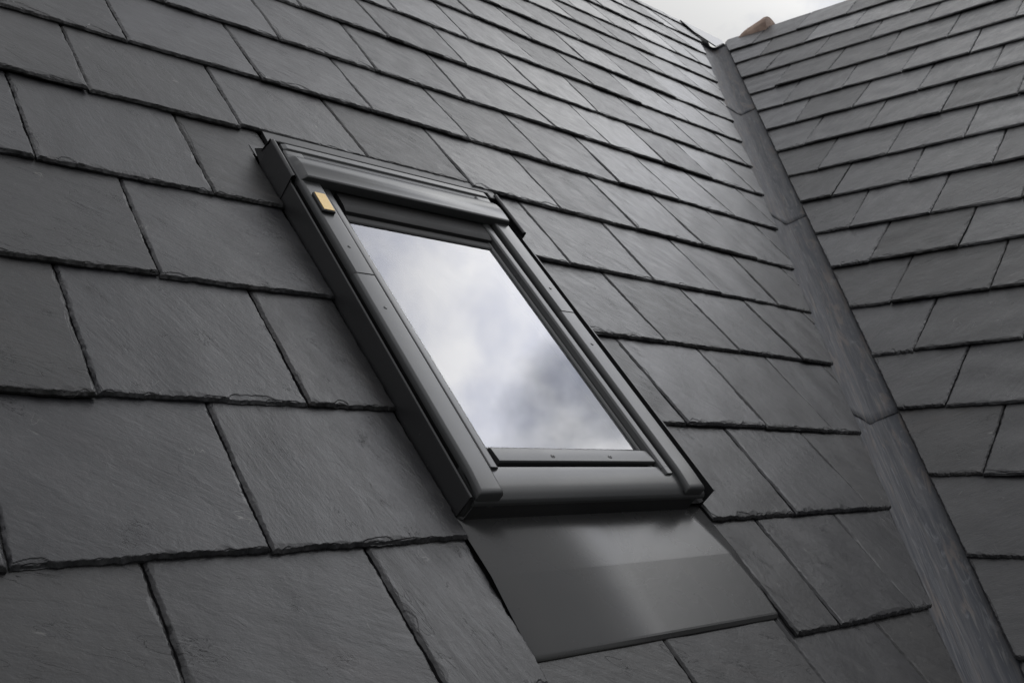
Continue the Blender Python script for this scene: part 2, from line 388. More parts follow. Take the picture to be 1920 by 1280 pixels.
def slate_arrays(uL, uR, vt, seed, step, fine, flip=False, length=None, vstart=None):
    """uL, uR: functions of v for the side edges; vt(u): tail edge; returns verts, faces, uv, rnd"""
    rs = np.random.RandomState(seed)
    Lh = length if length else LEN
    v0 = vt(0.5)
    sub = vstart is not None and vstart > v0
    wid = max(abs(uR(v0+GAUGE) - uL(v0+GAUGE)), 0.01)
    ss = axis_samples(wid, step, fine)/wid
    vis = min(GAUGE + 0.012, Lh)
    start = (vstart - v0) if sub else 0.0
    if start > vis-0.02: vis = min(start+0.06, Lh)
    dd = start + axis_samples(vis-start, step*1.15, fine, False)
    if Lh > vis + 0.01: dd = np.concatenate([dd, np.array([vis+(Lh-vis)*0.5, Lh])])
    S, D = np.meshgrid(ss, dd)                      # rows along v, columns along u
    VT = vt(S); V = VT + D
    k = rs.uniform(0.5, 1.25)
    UL, UR = uL(V), uR(V)
    W = np.maximum(UR-UL, 1e-4)
    sL = S*W; sR = (1-S)*W
    # wandering outline
    jt = (noise1(S*wid+seed, 0.011, seed+1)-0.5)*0.0022 + (noise1(S*wid, 0.0035, seed+2)-0.5)*0.0012 + (noise1(S*wid, 0.09, seed+8)-0.5)*0.0020
    V = V + jt*np.exp(-(D-start)/0.008)*(0 if sub else 1)
    jl = (noise1(D+seed*.1, 0.013, seed+3)-0.5)*0.0020 + (noise1(D, 0.004, seed+4)-0.5)*0.0010
    jr = (noise1(D+seed*.2, 0.013, seed+5)-0.5)*0.0020 + (noise1(D, 0.004, seed+6)-0.5)*0.0010
    U = UL + S*W + jl*np.exp(-sL/0.006) + jr*np.exp(-sR/0.006)
    lift = rs.uniform(0, 0.0012) if rs.rand() < 0.68 else rs.uniform(0.0015, 0.0042)
    twist = rs.uniform(-0.0022, 0.0022)
    plane = -TILT*(D/LEN) + lift*np.clip(1-D/0.35, 0, 1) + twist*(S-0.5)*np.clip(1-D/0.3, 0, 1)
    und = np.zeros_like(U)
    for _ in range(5):
        a = rs.uniform(0, 6.28); fq = rs.uniform(12, 60); ph = rs.uniform(0, 6.28)
        und += np.sin((U*math.cos(a)+V*math.sin(a))*fq + ph)*0.00028
    lossT = 0 if sub else ridge_profile(D, S*wid + seed, seed+11, k)
    lossL = ridge_profile(sL, D + seed*.3, seed+13, k*0.55)*0.7
    lossR = ridge_profile(sR, D + seed*.7, seed+17, k*0.55)*0.7
    loss = np.minimum(np.maximum(np.maximum(lossL, lossR), lossT), 0.0062)
    Wz = plane + und - loss
    nr, nc = S.shape
    top = np.stack([U, V, Wz], -1).reshape(-1, 3)
    idx = np.arange(nr*nc).reshape(nr, nc)
    ring = np.concatenate([idx[0, :], idx[1:, -1], idx[-1, -2::-1], idx[-2:0:-1, 0]])
    bot = top[ring].copy(); bot[:, 2] = (plane.reshape(-1)[ring]) - T
    nb = len(top)
    quads = np.stack([idx[:-1, :-1], idx[:-1, 1:], idx[1:, 1:], idx[1:, :-1]], -1).reshape(-1, 4)
    r0 = np.arange(len(ring)); r1 = (r0+1) % len(ring)
    skirt = np.stack([ring[r0], nb+r0, nb+r1, ring[r1]], -1)
    verts = np.concatenate([top, bot])
    faces = np.concatenate([quads, skirt])
    a = math.radians(rs.uniform(-48, -22) if rs.rand() < 0.6 else rs.uniform(-84, -60))
    if flip: a = math.pi - a
    ca, sa = math.cos(a), math.sin(a); ox, oy = rs.uniform(0, 40, 2)
    uv = np.stack([verts[:, 0]*ca+verts[:, 1]*sa+ox, -verts[:, 0]*sa+verts[:, 1]*ca+oy], -1)
    uv[nb:] += 0.004
    r = np.full(len(verts), rs.rand()); r2 = np.full(len(verts), rs.rand())
    return verts, faces, nb+np.arange(len(ring)), uv, r, r2
def build_slates(name, parts, mat, parent, kind=None):
    vs, fs, bs, uvs, rr, rr2 = [], [], [], [], [], []; off = 0
    for (v, f, b, uv, r, r2) in parts:
        vs.append(v); fs.append(f+off); bs.append(b+off); uvs.append(uv); rr.append(r); rr2.append(r2); off += len(v)
    V = np.concatenate(vs); F = np.concatenate(fs); UV = np.concatenate(uvs)
    me = bpy.data.meshes.new(name)
    nl = len(F)*4 + sum(map(len, bs)); npoly = len(F)+len(bs)
    me.vertices.add(len(V)); me.vertices.foreach_set('co', V.astype(np.float32).ravel())
    me.loops.add(nl); li = np.concatenate([F.ravel()] + [b[::-1] for b in bs]).astype(np.int32)
    me.loops.foreach_set('vertex_index', li)
    me.polygons.add(npoly)
    st = np.concatenate([np.arange(len(F))*4, len(F)*4 + np.concatenate([[0], np.cumsum([len(b) for b in bs])[:-1]])]).astype(np.int32)
    me.polygons.foreach_set('loop_start', st)
    uvl = me.uv_layers.new(name='grain'); uvl.data.foreach_set('uv', UV[li].astype(np.float32).ravel())
    for nm, arr in (('rnd', rr), ('rnd2', rr2)):
        at = me.attributes.new(nm, 'FLOAT', 'POINT'); at.data.foreach_set('value', np.concatenate(arr).astype(np.float32))
    me.materials.append(mat); me.update(calc_edges=True); me.validate()
    me.polygons.foreach_set('use_smooth', np.zeros(len(me.polygons), dtype=bool)); me.update()
    o = bpy.data.objects.new(name, me); SC.collection.objects.link(o); o.parent = parent
    if kind: o['kind'] = kind
    return o

def px_area(mat, pts):
    """rough picture area of a quad, to choose which slates become parts and how fine their mesh is"""
    P = []
    for p in pts:
        c = mat @ Vector(p) - EYE; z = c.dot(FWD)
        if z < 0.05: return 0, 9
        P.append((960+1879*c.dot(RIGHT)/z, 640-1879*c.dot(UPV)/z))
    inside = any(-20 < x < 1940 and -20 < y < 1300 for x, y in P)
    cx = sum(p[0] for p in P)/4; cy = sum(p[1] for p in P)/4
    inside = inside or (0 < cx < 1920 and 0 < cy < 1280)
    A = abs(sum(P[i][0]*P[(i+1) % 4][1]-P[(i+1) % 4][0]*P[i][1] for i in range(4)))/2
    dist = (mat @ Vector(pts[0]) - EYE).length
    return (A if inside else 0), dist

def fill_joints(js, pitch, lo, hi):
    js = sorted(js); o = [js[0]]
    for j in js[1:]:
        gap = j[1]-o[-1][1]; n = max(1, int(round(gap/pitch)))
        p = o[-1]
        for i in range(1, n):
            f = i/n; o.append((p[0]+(j[0]-p[0])*f, p[1]+(j[1]-p[1])*f))
        o.append(j)
    r = random.Random(int(lo*100)+int(js[0][1]*1000))
    while o[0][1] > lo: x = o[0][1]-pitch*r.uniform(.97, 1.03); o.insert(0, (x+r.uniform(-.003, .003), x))
    while o[-1][1] < hi: x = o[-1][1]+pitch*r.uniform(.97, 1.03); o.append((x+r.uniform(-.003, .003), x))
    return o
WIN_L, WIN_R = 0.9175, 1.4895
slatesL, slatesR = [], []
def lin(v0, a, v1, b): return lambda v: a + (v-v0)*(b-a)/(v1-v0)
tailsL = {}
for k, (ua, va, ub, vb) in CLd.items():
    tailsL[k] = (lambda ua, va, ub, vb: (lambda u: va + (vb-va)*(u-ua)/(ub-ua)))(ua, va, ub, vb) if k != 0 else (lambda u: 0.4150+0.0008*u)
tailsL[-1] = lambda u: 0.160; tailsL[-2] = lambda u: -0.096; tailsL[-3] = lambda u: -0.352
tailsL[16] = lambda u: 4.618
JLd[-2] = [(1.03, 1.03)]; JLd[-3] = [(1.18, 1.18)]; JLd[16] = [(4.85, 4.86), (5.15, 5.16)]
GAP = 0.0013
for k in sorted(JLd):
    vt0 = tailsL[k]; nxt = tailsL.get(k+1, lambda u: 4.88)
    js = fill_joints(JLd[k], 0.2985, -0.55 if k < 9 else 0.4, valL(RIDGE_L)+0.2)
    vm = vt0(1.5); vn = nxt(1.5)
    for i in range(len(js)-1):
        (at, ab), (bt, bb) = js[i], js[i+1]
        uL = lin(vm, ab+GAP, vn, at+GAP); uR = lin(vm, bb-GAP, vn, bt-GAP)
        seed = (k+5)*97+i*13+7
        rs = random.Random(seed)
        dv = rs.uniform(-0.0022, 0.0022); tl = rs.uniform(-0.0015, 0.0015)
        if k == 5 and ab < 1.47 and bb > 0.95: dv = 0.013 + 0.3*dv
        pieces = [(uL, uR)]
        if 0 <= k <= 4 and ab < WIN_R+0.05 and bb > WIN_L-0.05:
            pieces = []
            notch = 1.0 if k == 4 else 0.0      # beside the head of the window the slates come in over the tray
            if ab < WIN_L-0.05: pieces.append((uL, lambda v, n=notch: WIN_L+0.046*n*np.clip((v-1.606)/0.012, 0, 1)))
            if bb > WIN_R+0.05: pieces.append((lambda v, n=notch: WIN_R+0.090*n*np.clip((v-1.612)/0.012, 0, 1), uR))
        for (pl, pr) in pieces:
            vstart = None
            if pl(vm) > valL(vm)-0.012:
                # left edge already beyond the valley cut at the tail: starts higher up, where it meets the cut
                if pl(vm+GAUGE) > valL(vm+GAUGE)-0.004: continue
                vstart = (pl(vm)+0.012-1.6654)/0.75435
            if pr(vm+LEN) > valL(vm+LEN) or pr(vm) > valL(vm):
                p0 = pr; pr = (lambda p0: lambda v: np.minimum(p0(v), valL(v)))(p0)
            a0, b0 = float(pl(vm)), float(pr(vm))
            w0 = b0-a0
            vt = (lambda a0, w0, dv, tl: lambda s: vt_k(a0+s*w0) + dv + tl*(s-0.5))(a0, w0, dv, tl)
            vt_k = vt0
            vt = (lambda f, a0, w0, dv, tl: lambda s: f(a0+s*w0)+dv+tl*(s-0.5))(vt0, a0, w0, dv, tl)
            A, dist = px_area(ML, [(pl(vm), vm, 0), (pr(vm+.02), vm, 0), (pr(vn), vn, 0), (pl(vn), vn, 0)])
            ln = min(LEN, RIDGE_L - vm)
            slatesL.append((A, dist, pl, pr, vt, seed, ln, vstart))
tailsR = {}
for k, (ha, va, hb, vb) in CRd.items():
    tailsR[k] = (lambda ua, va, ub, vb: (lambda u: va + (vb-va)*(u-ua)/(ub-ua)))(-ha, va, -hb, vb) if k != 17 else (lambda u: 1.2725)
for k in (18, 19, 20, 21): tailsR[k] = (lambda v: lambda u: v)(1.2725-0.25*(k-17))
JRd[17] = [(0.48, 0.48)]; JRd[18] = [(0.33, 0.33)]; JRd[19] = [(0.2, 0.2)]; JRd[20] = [(0.05, 0.05)]; JRd[21] = [(-0.1, -0.1)]
for k in sorted(JRd):
    vt0 = tailsR[k]; js = sorted([(-a, -b) for a, b in JRd[k]])
    js = fill_joints(js, 0.2895, valR(tailsR[k](-1)+0.35)-0.3, 0.75)
    vm = vt0(js[len(js)//2][1]); vn = tailsR[k-1](js[len(js)//2][1]) if k > 1 else RIDGE_R
    for i in range(len(js)-1):
        (at, ab), (bt, bb) = js[i], js[i+1]
        pl = lin(vm, ab+GAP, vn, at+GAP); pr = lin(vm, bb-GAP, vn, bt-GAP)
        seed = 5000+k*97+i*13; rs = random.Random(seed)
        if pr(vm) < valR(vm)+0.012:
            if pr(vm+GAUGE) < valR(vm+GAUGE)+0.004: continue
            vstart = (0.0815+0.012-pr(vm))/0.55043
        else: vstart = None
        if pl(vm) < valR(vm) or pl(vm+LEN) < valR(vm+LEN):
            pl = (lambda p0: lambda v: np.maximum(p0(v), valR(v)))(pl)
        dv = rs.uniform(-0.0025, 0.0025); tl = rs.uniform(-0.003, 0.003)
        a0, b0 = float(pl(vm)), float(pr(vm)); w0 = b0-a0
        vt = (lambda f, a0, w0, dv, tl: lambda s: f(a0+s*w0)+dv+tl*(s-0.5))(vt0, a0, w0, dv, tl)
        A, dist = px_area(MR, [(pl(vm), vm, 0), (pr(vm), vm, 0), (pr(vn), vn, 0), (pl(vn), vn, 0)])
        slatesR.append((A, dist, pl, pr, vt, seed, min(LEN, RIDGE_R-vm), vstart))

roofL = empty('slate_roof', ML, (1.2, -0.6, 0)); roofL['kind'] = 'thing'
tagit(roofL, 'dark riven slate roof slope holding the roof window, left of the lead valley', 'slate roof', 'slate roof slopes meeting at the valley')
roofR = empty('slate_roof', MR, (0.3, 0.0, 0)); roofR['kind'] = 'thing'
tagit(roofR, 'steep slate roof slope without a window, right of the lead valley', 'slate roof', 'slate roof slopes meeting at the valley')
def shift(arr, off):
    v = arr[0].copy(); v[:, 0] -= off[0]; v[:, 1] -= off[1]; v[:, 2] -= off[2]
    return (v,)+arr[1:]
def lay(slates, parent, off, flip):
    slates.sort(key=lambda s: -s[0])
    rest = []
    for n, (A, dist, pl, pr, vt, seed, ln, vstart) in enumerate(slates):
        if A > 0:
            step, fine = (0.0022, 1.0) if dist < 1.5 else (0.0036, 1.15) if dist < 2.2 else (0.006, 1.7) if dist < 3.2 else (0.010, 2.6)
        else: step, fine = 0.02, 3.0
        arr = shift(slate_arrays(pl, pr, vt, seed, step, fine, flip, ln, vstart), off)
        if n < 100 and A > 40: build_slates('slate', [arr], M_SLATE, parent)
        else: rest.append(arr)
    if rest: build_slates('small_slates', rest, M_SLATE, parent, 'stuff')
lay(slatesL, roofL, (1.2, -0.6, 0), False)
lay(slatesR, roofR, (0.3, 0.0, 0), True)

# ------------------------------------------------------------------ generic builders
def mesh_obj(name, verts, faces, mat, parent=None, off=(0,0,0), bevel=0, smooth=False, solid=0, angle=35):
    me = bpy.data.meshes.new(name)
    me.from_pydata([(x-off[0], y-off[1], z-off[2]) for x, y, z in verts], [], faces)
    bm = bmesh.new(); bm.from_mesh(me)
    bmesh.ops.recalc_face_normals(bm, faces=bm.faces[:])
    for f in bm.faces: f.smooth = smooth
    if smooth:
        for e in bm.edges:
            if len(e.link_faces) == 2 and e.calc_face_angle(0) > math.radians(angle): e.smooth = False
    bm.to_mesh(me); bm.free()
    me.materials.append(mat)
    o = bpy.data.objects.new(name, me); SC.collection.objects.link(o)
    if parent: o.parent = parent
    if solid:
        md = o.modifiers.new('thick', 'SOLIDIFY'); md.thickness = solid; md.offset = 0
    if bevel:
        md = o.modifiers.new('bevel', 'BEVEL'); md.width = bevel; md.segments = 2; md.limit_method = 'ANGLE'; md.angle_limit = math.radians(40)
        for p in me.polygons: p.use_smooth = True
        md.harden_normals = True
    return o
def loft(sections, close_ring=True, caps=True):
    n = len(sections[0]); V = [p for s in sections for p in s]; F = []
    for i in range(len(sections)-1):
        for j in range(n if close_ring else n-1):
            a = i*n+j; b = i*n+(j+1) % n; F.append((a, b, b+n, a+n))
    if caps and close_ring:
        F.append(tuple(range(n-1, -1, -1))); F.append(tuple((len(sections)-1)*n+j for j in range(n)))
    return V, F
def smooth_profile(pts, r=1):
    return pts
def box(u0, u1, v0, v1, w0, w1):
    V = [(u0,v0,w0),(u1,v0,w0),(u1,v1,w0),(u0,v1,w0),(u0,v0,w1),(u1,v0,w1),(u1,v1,w1),(u0,v1,w1)]
    return V, [(3,2,1,0),(4,5,6,7),(0,1,5,4),(1,2,6,5),(2,3,7,6),(3,0,4,7)]
def tube(path, r, n=8):
    S = []
    for i, p in enumerate(path):
        a = Vector(path[max(i-1, 0)]); b = Vector(path[min(i+1, len(path)-1)]); d = (b-a).normalized()
        x = d.cross(Vector((0.13, 0.21, 1))).normalized(); y = d.cross(x)
        S.append([tuple(Vector(p)+x*r*math.cos(t*2*math.pi/n)+y*r*math.sin(t*2*math.pi/n)) for t in range(n)])
    return loft(S)
def merge(*vf):
    V, F = [], []
    for v, f in vf:
        o = len(V); V += list(v); F += [tuple(i+o for i in q) for q in f]
    return V, F

# ------------------------------------------------------------------ roof decks (solid, under the slates)
def deck(M_, org, parent, top, low, right_edge, left_edge, back_dir):
    """slab under the slates plus the far side of the roof behind the ridge"""
    V = []; n = 8
    for i in range(n+1):
        v = low+(top-low)*i/n
        V += [(left_edge(v), v, -0.030), (right_edge(v), v, -0.030)]
    for i in range(n+1):
        v = low+(top-low)*i/n
        V += [(left_edge(v), v, -0.060), (right_edge(v), v, -0.060)]
    m = 2*(n+1); F = []
    for i in range(n):
        a = 2*i; F += [(a, a+1, a+3, a+2), (m+a+2, m+a+3, m+a+1, m+a), (a, a+2, m+a+2, m+a), (a+3, a+1, m+a+1, m+a+3)]
    F += [(0, m, m+1, 1), (m-2, m-1, 2*m-1, 2*m-2)]
    return V, F
# the window hole: deck of the left slope is laid as strips round it
def slab(u0a, u0b, u1a, u1b, v0, v1, w1=-0.034, w0=-0.064):
    V = [(u0a, v0, w0), (u1a, v0, w0), (u1b, v1, w0), (u0b, v1, w0), (u0a, v0, w1), (u1a, v0, w1), (u1b, v1, w1), (u0b, v1, w1)]
    return V, [(3,2,1,0),(4,5,6,7),(0,1,5,4),(1,2,6,5),(2,3,7,6),(3,0,4,7)]
ax = lambda v: 1.741+0.7668*v+0.02
dk = merge(slab(-0.9, -0.9, ax(-0.65), ax(0.70), -0.65, 0.70), slab(-0.9, -0.9, 0.95, 0.95, 0.70, 1.50),
           slab(1.43, 1.43, ax(0.70), ax(1.50), 0.70, 1.50), slab(-0.9, -0.9, ax(1.50), ax(RIDGE_L), 1.50, RIDGE_L))
mesh_obj('roof_deck', dk[0], dk[1], M_DECK, roofL, (1.2, -0.6, 0))
axr = lambda v: 0.0106-0.5523*v-0.02
dk = slab(axr(-0.1), axr(RIDGE_R), 0.95, 0.95, -0.1, RIDGE_R)
mesh_obj('roof_deck', dk[0], dk[1], M_DECK, roofR, (0.3, 0, 0))
def back_slope(parent, Mx, org, u0, u1, ridge, vdir, ndir, hdir):
    """far side of the roof, falling away behind the ridge"""
    inv = Mx.inverted()
    back = Vector((-vdir.x, -vdir.y, 0)).normalized()*-1
    A = Mx @ Vector((u0, ridge-0.004, -0.012)); B = Mx @ Vector((u1, ridge-0.004, -0.012))
    dn = back*1.5 + Vector((0, 0, -1.6)); th = Vector((0, 0, -0.04))
    P = [A, B, B+dn, A+dn, A+th, B+th, B+dn+th, A+dn+th]
    V = [tuple(inv @ p) for p in P]
    F = [(0,1,2,3),(7,6,5,4),(0,4,5,1),(1,5,6,2),(2,6,7,3),(3,7,4,0)]
    return mesh_obj('far_slope', V, F, M_DECK, parent, org)
back_slope(roofL, ML, (1.2, -0.6, 0), -0.9, valL(RIDGE_L)-0.05, RIDGE_L, VLV, NL, HL)
back_slope(roofR, MR, (0.3, 0, 0), valR(RIDGE_R)+0.02, 0.95, RIDGE_R, VRV, NR, HR)

# ------------------------------------------------------------------ lead valley
VAL = NL.cross(NR).normalized()
if VAL.z < 0: VAL = -VAL
def solve_axis(s, wl, wr):
    A = Matrix((NL, NR, VAL)); return A.inverted() @ Vector((-DL+wl, -DR+wr, s)) + EYE
PL_ = (VAL.cross(NL)); PL_ = PL_ if PL_.dot(HL) < 0 else -PL_      # away from axis, in the left slope
PR_ = (VAL.cross(NR)); PR_ = PR_ if PR_.dot(HR) > 0 else -PR_
valley = bpy.data.objects.new('valley_gutter', None); SC.collection.objects.link(valley)
VORG = solve_axis(0.3, -0.03, -0.03); valley.location = VORG; valley.empty_display_size = 0.05
tagit(valley, 'streaked grey lead valley lining running between the two slate slopes', 'valley gutter')
def lead_section(s, lift, wid=0.17):
    """points across the sheet at valley position s"""
    c = solve_axis(s, -0.0255+lift, -0.0255+lift); R = 0.024; pts = []
    for q in (wid, 0.13, 0.10, 0.075, 0.052, 0.040): pts.append(c + PL_*q)
    for i in range(0, 9):
        t = i/8; pts.append(c + PL_*R*(1-t)**2 + PR_*R*t**2 + (PL_+PR_)*0.0)
    for q in (0.040, 0.052, 0.075, 0.10, 0.13, wid): pts.append(c + PR_*q)
    return pts
def wob(s, q, seed):
    return 0.0012*math.sin(s*23+seed)*math.sin(q*70+seed) + 0.0008*math.sin(s*61+q*40+seed)
def lead_sheet(s0, s1, seed, tail_round=0.0):
    n = 40; secs = []; UVs = []
    for i in range(n+1):
        s = s0+(s1-s0)*i/n
        lift = 0.0020*max(0, 1-(s-s0)/0.5)
        P = lead_section(s, lift)
        row = []
        for j, p in enumerate(P):
            q = (j-10)*0.017
            pp = p + (PL_+PR_).normalized()*wob(s, q, seed)*(1 if 0 < j < len(P)-1 else 0)
            if i == 0: pp = pp - VAL*0.012*math.exp(-(q/0.04)**2)      # tongue of the tail in the middle
            row.append(pp-VORG); UVs.append((s*1.0+seed*3.1, q*2.2+seed*1.7))
        secs.append(row)
    m = len(secs[0]); V = [tuple(p) for r in secs for p in r]; F = []
    for i in range(n):
        for j in range(m-1):
            a = i*m+j; F.append((a, a+1, a+1+m, a+m))
    me = bpy.data.meshes.new('lead_sheet'); me.from_pydata(V, [], F)
    ul = me.uv_layers.new(name='grain')
    for l in me.loops: ul.data[l.index].uv = UVs[l.vertex_index]
    for p in me.polygons: p.use_smooth = True
    me.materials.append(M_LEAD)
    o = bpy.data.objects.new('lead_sheet', me); SC.collection.objects.link(o); o.parent = valley
    md = o.modifiers.new('thick', 'SOLIDIFY'); md.thickness = 0.0016; md.offset = 0
    return o
lead_laps = [-0.35, 0.90, 2.28, 3.66, 5.13, 6.62]
for i in range(len(lead_laps)-1):
    lead_sheet(lead_laps[i], min(lead_laps[i+1]+0.12, 6.62), i+1)
# rolled lead rim where the valley meets the ridge
rim = [p-VORG+ (PL_+PR_).normalized()*0.006 for p in lead_section(6.58, 0.004, 0.10)[3:-3]]
v_, f_ = tube([tuple(p) for p in rim], 0.008, 8)
mesh_obj('rolled_rim', v_, f_, M_LEAD, valley, smooth=True)
# short slate along the ridge, its tail standing proud over the valley end
RP = [(5.000, 4.505, 0.002), (5.060, 4.335, 0.012), (5.365, 4.557, 0.008), (5.425, 4.638, 0.004), (5.000, 4.660, 0.001)]
rv = RP + [(x, y, z+0.007) for x, y, z in RP]
rs_ = (rv, [(4,3,2,1,0), (5,6,7,8,9), (0,1,6,5), (1,2,7,6), (2,3,8,7), (3,4,9,8), (4,0,5,9)])
ridge_piece = mesh_obj('ridge_slate', rv, rs_[1], M_SLATE, roofL, (1.2, -0.6, 0))

# ------------------------------------------------------------------ terracotta ridge tile behind the right ridge
def clay_tile():
    inv = None
    c0 = MR @ Vector((-3.00, RIDGE_R, 0.0)); along = HR
    up = Vector((0, 0, 1)); side = Vector((-HR.y, HR.x, 0)).normalized()
    if side.dot(FWD) < 0: side = -side
    t = bpy.data.objects.new('clay_ridge_tile', None)
    base = c0 + side*0.085 - up*0.020
    secs = []; nn = 12
    for i, (x, r, cut) in enumerate(((0.0, 0.066, 0.0), (0.04, 0.068, 0.0), (0.08, 0.070, 0.0), (0.12, 0.072, 0.0), (0.15, 0.076, 0.0), (0.175, 0.076, 0.0))):
        ring = []
        for j in range(nn+1):
            a = math.pi*(j/nn)
            k = x
            if i == 0: k = 0.0 + 0.075*math.sin(a)**2 - 0.02
            if i == 5: k = 0.175 - 0.020*math.sin(a)
            ring.append(along*k + side*r*math.cos(a)*-1 + up*(r*math.sin(a)*1.02 + 0.22*k))
        ring = [ring[0]-up*0.07] + ring + [ring[-1]-up*0.07]
        secs.append(ring)
    V = [tuple(p) for r in secs for p in r]; F = []
    m = nn+3
    for i in range(len(secs)-1):
        for j in range(m-1): a = i*m+j; F.append((a, a+1, a+1+m, a+m))
    F.append(tuple((len(secs)-1)*m+j for j in range(m)))
    me = bpy.data.meshes.new('clay_ridge_tile'); me.from_pydata(V, [], F); me.materials.append(M_CLAY)
    o = bpy.data.objects.new('clay_ridge_tile', me); SC.collection.objects.link(o); o.location = base
    md = o.modifiers.new('thick', 'SOLIDIFY'); md.thickness = 0.014; md.offset = -1
    md = o.modifiers.new('bevel', 'BEVEL'); md.width = 0.003; md.segments = 2
    tagit(o, 'broken reddish terracotta ridge tile poking up behind the roof ridge against the sky', 'ridge tile')
clay_tile()

# ------------------------------------------------------------------ roof window
WO = (1.18, 0.456, 0.0)
win = empty('roof_window', ML, WO); win['kind'] = 'thing'
tagit(win, 'dark grey metal roof window with cloudy sky reflected in its closed glass pane', 'roof window')
def wp(name, vf, mat, parent=win, **kw): return mesh_obj(name, vf[0], vf[1], mat, parent, WO, **kw)
def prof_u(prof, v0, v1, n=1, bend=None):
    """profile of (u, w) points pulled along v"""
    secs = []
    for i in range(n+1):
        v = v0+(v1-v0)*i/n
        secs.append([(u, v, w+(bend(v) if bend else 0)) for u, w in prof])
    return loft(secs)
def prof_v(prof, u0, u1, n=1): return loft([[(u0+(u1-u0)*i/n, v, w) for v, w in prof] for i in range(n+1)])
def rnd_prof(pts, r, seg=3):
    """round the corners of a closed polygon (a, b)"""
    out_ = []; n = len(pts)
    for i in range(n):
        p = Vector(pts[i]); a = Vector(pts[i-1]); b = Vector(pts[(i+1) % n])
        ri = r if not isinstance(r, (list, tuple)) else r[i]
        if ri <= 0: out_.append(tuple(p)); continue
        da = (a-p); db = (b-p); d = min(ri, da.length*0.45, db.length*0.45)
        pa = p+da.normalized()*d; pb = p+db.normalized()*d
        for k in range(seg+1):
            t = k/seg; out_.append(tuple(pa*(1-t)**2 + p*2*t*(1-t) + pb*t**2))
    return out_

UL_, UR_ = 0.9195, 1.4875
# --- flashing: side gutters of thin sheet -----------------------------------
def sheet(path, v0, v1, th=0.0012, axis='v', n=1):
    """thin bent sheet: open path of (a, b) offset into a closed section and pulled along"""
    P = [Vector(p) for p in path]; L_, R_ = [], []
    for i, p in enumerate(P):
        d = ((P[min(i+1, len(P)-1)]-P[max(i-1, 0)])).normalized(); nn = Vector((-d.y, d.x))*th/2
        L_.append(tuple(p+nn)); R_.append(tuple(p-nn))
    pr = L_+R_[::-1]
    return prof_u(pr, v0, v1, n) if axis == 'v' else prof_v(pr, v0, v1, n)
def bead(cx, cy, r, a0, a1, n=7): return [(cx+r*math.cos(a0+(a1-a0)*i/n), cy+r*math.sin(a0+(a1-a0)*i/n)) for i in range(n+1)]
PI = math.pi
left_path = [(UL_-0.001, -0.010), (UL_, 0.0355)] + bead(UL_+0.0018, 0.0358, 0.0018, PI, 0)[1:] + [(UL_+0.0036, 0.031)]
sfl = wp('side_flashing', sheet(left_path, 0.693, 1.470), M_FLASH, smooth=True)
wp('gutter_floor', sheet([(UL_, -0.009), (0.932, -0.009)], 0.70, 1.50), M_FLASH, sfl)
right_path = [(UR_+0.001, -0.010), (UR_, 0.0395), (UR_-0.0025, 0.0395), (UR_-0.004, 0.010), (UR_-0.010, 0.004), (1.438, 0.004)]
sfr = wp('side_flashing', sheet(right_path, 0.693, 1.450), M_FLASH, smooth=True)
# upper sleeves with a rolled lip
lp = [(UL_-0.0022, -0.012), (UL_-0.0018, 0.048)] + bead(UL_+0.0022, 0.0485, 0.0038, PI, -0.35*PI, 9)[1:]
sl = wp('corner_sleeve', sheet(lp, 1.452, 1.570, 0.0013), M_FLASH, smooth=True)
fl = [(UL_-0.002, 1.445, 0.0), (UL_-0.002, 1.460, 0.012), (UL_-0.030, 1.600, -0.006), (UL_-0.002, 1.585, 0.002)]
lp = [(UR_+0.0022, -0.012), (UR_+0.0018, 0.050)] + bead(UR_-0.0022, 0.0505, 0.0042, 0, 1.35*PI, 9)[1:]
sr = wp('corner_sleeve', sheet(lp, 1.424, 1.566, 0.0013), M_FLASH, smooth=True)
# little folded wing at the top left corner lying on the slate
wing = [(UL_-0.0015, 1.568, 0.046), (UL_+0.001, 1.586, 0.022), (UL_-0.003, 1.610, 0.0040), (UL_-0.0018, 1.568, -0.004)]
wv = wing + [(x, y, z-0.0012) for x, y, z in wing]
wp('corner_wing', (wv, [(0,1,2,3),(7,6,5,4),(0,4,5,1),(1,5,6,2),(2,6,7,3),(3,7,4,0)]), M_FLASH, sl)
# top flashing: sheet climbing from under the slates to a folded lip behind the hood
tp = [(1.640, -0.0070), (1.610, -0.0050), (1.594, -0.004), (1.5785, 0.0440)] + bead(1.5750, 0.0462, 0.0032, 0.1*PI, 1.1*PI, 6) + [(1.572, 0.040), (1.570, 0.010), (1.50, 0.004)]
wp('top_flashing', sheet(tp, UL_-0.001, UR_+0.001, 0.0012, 'u'), M_FLASH, smooth=True)
tray = prof_v([(1.6980, -0.0120), (1.6980, -0.0014), (1.6020, -0.0030), (1.6020, -0.0120)], 0.9660, 1.5830)
wp('top_tray', tray, M_FLASH)
wp('corner_block', box(1.4650, 1.4880, 1.5540, 1.5760, 0.0250, 0.0500), M_FLASH, sr, bevel=0.003)
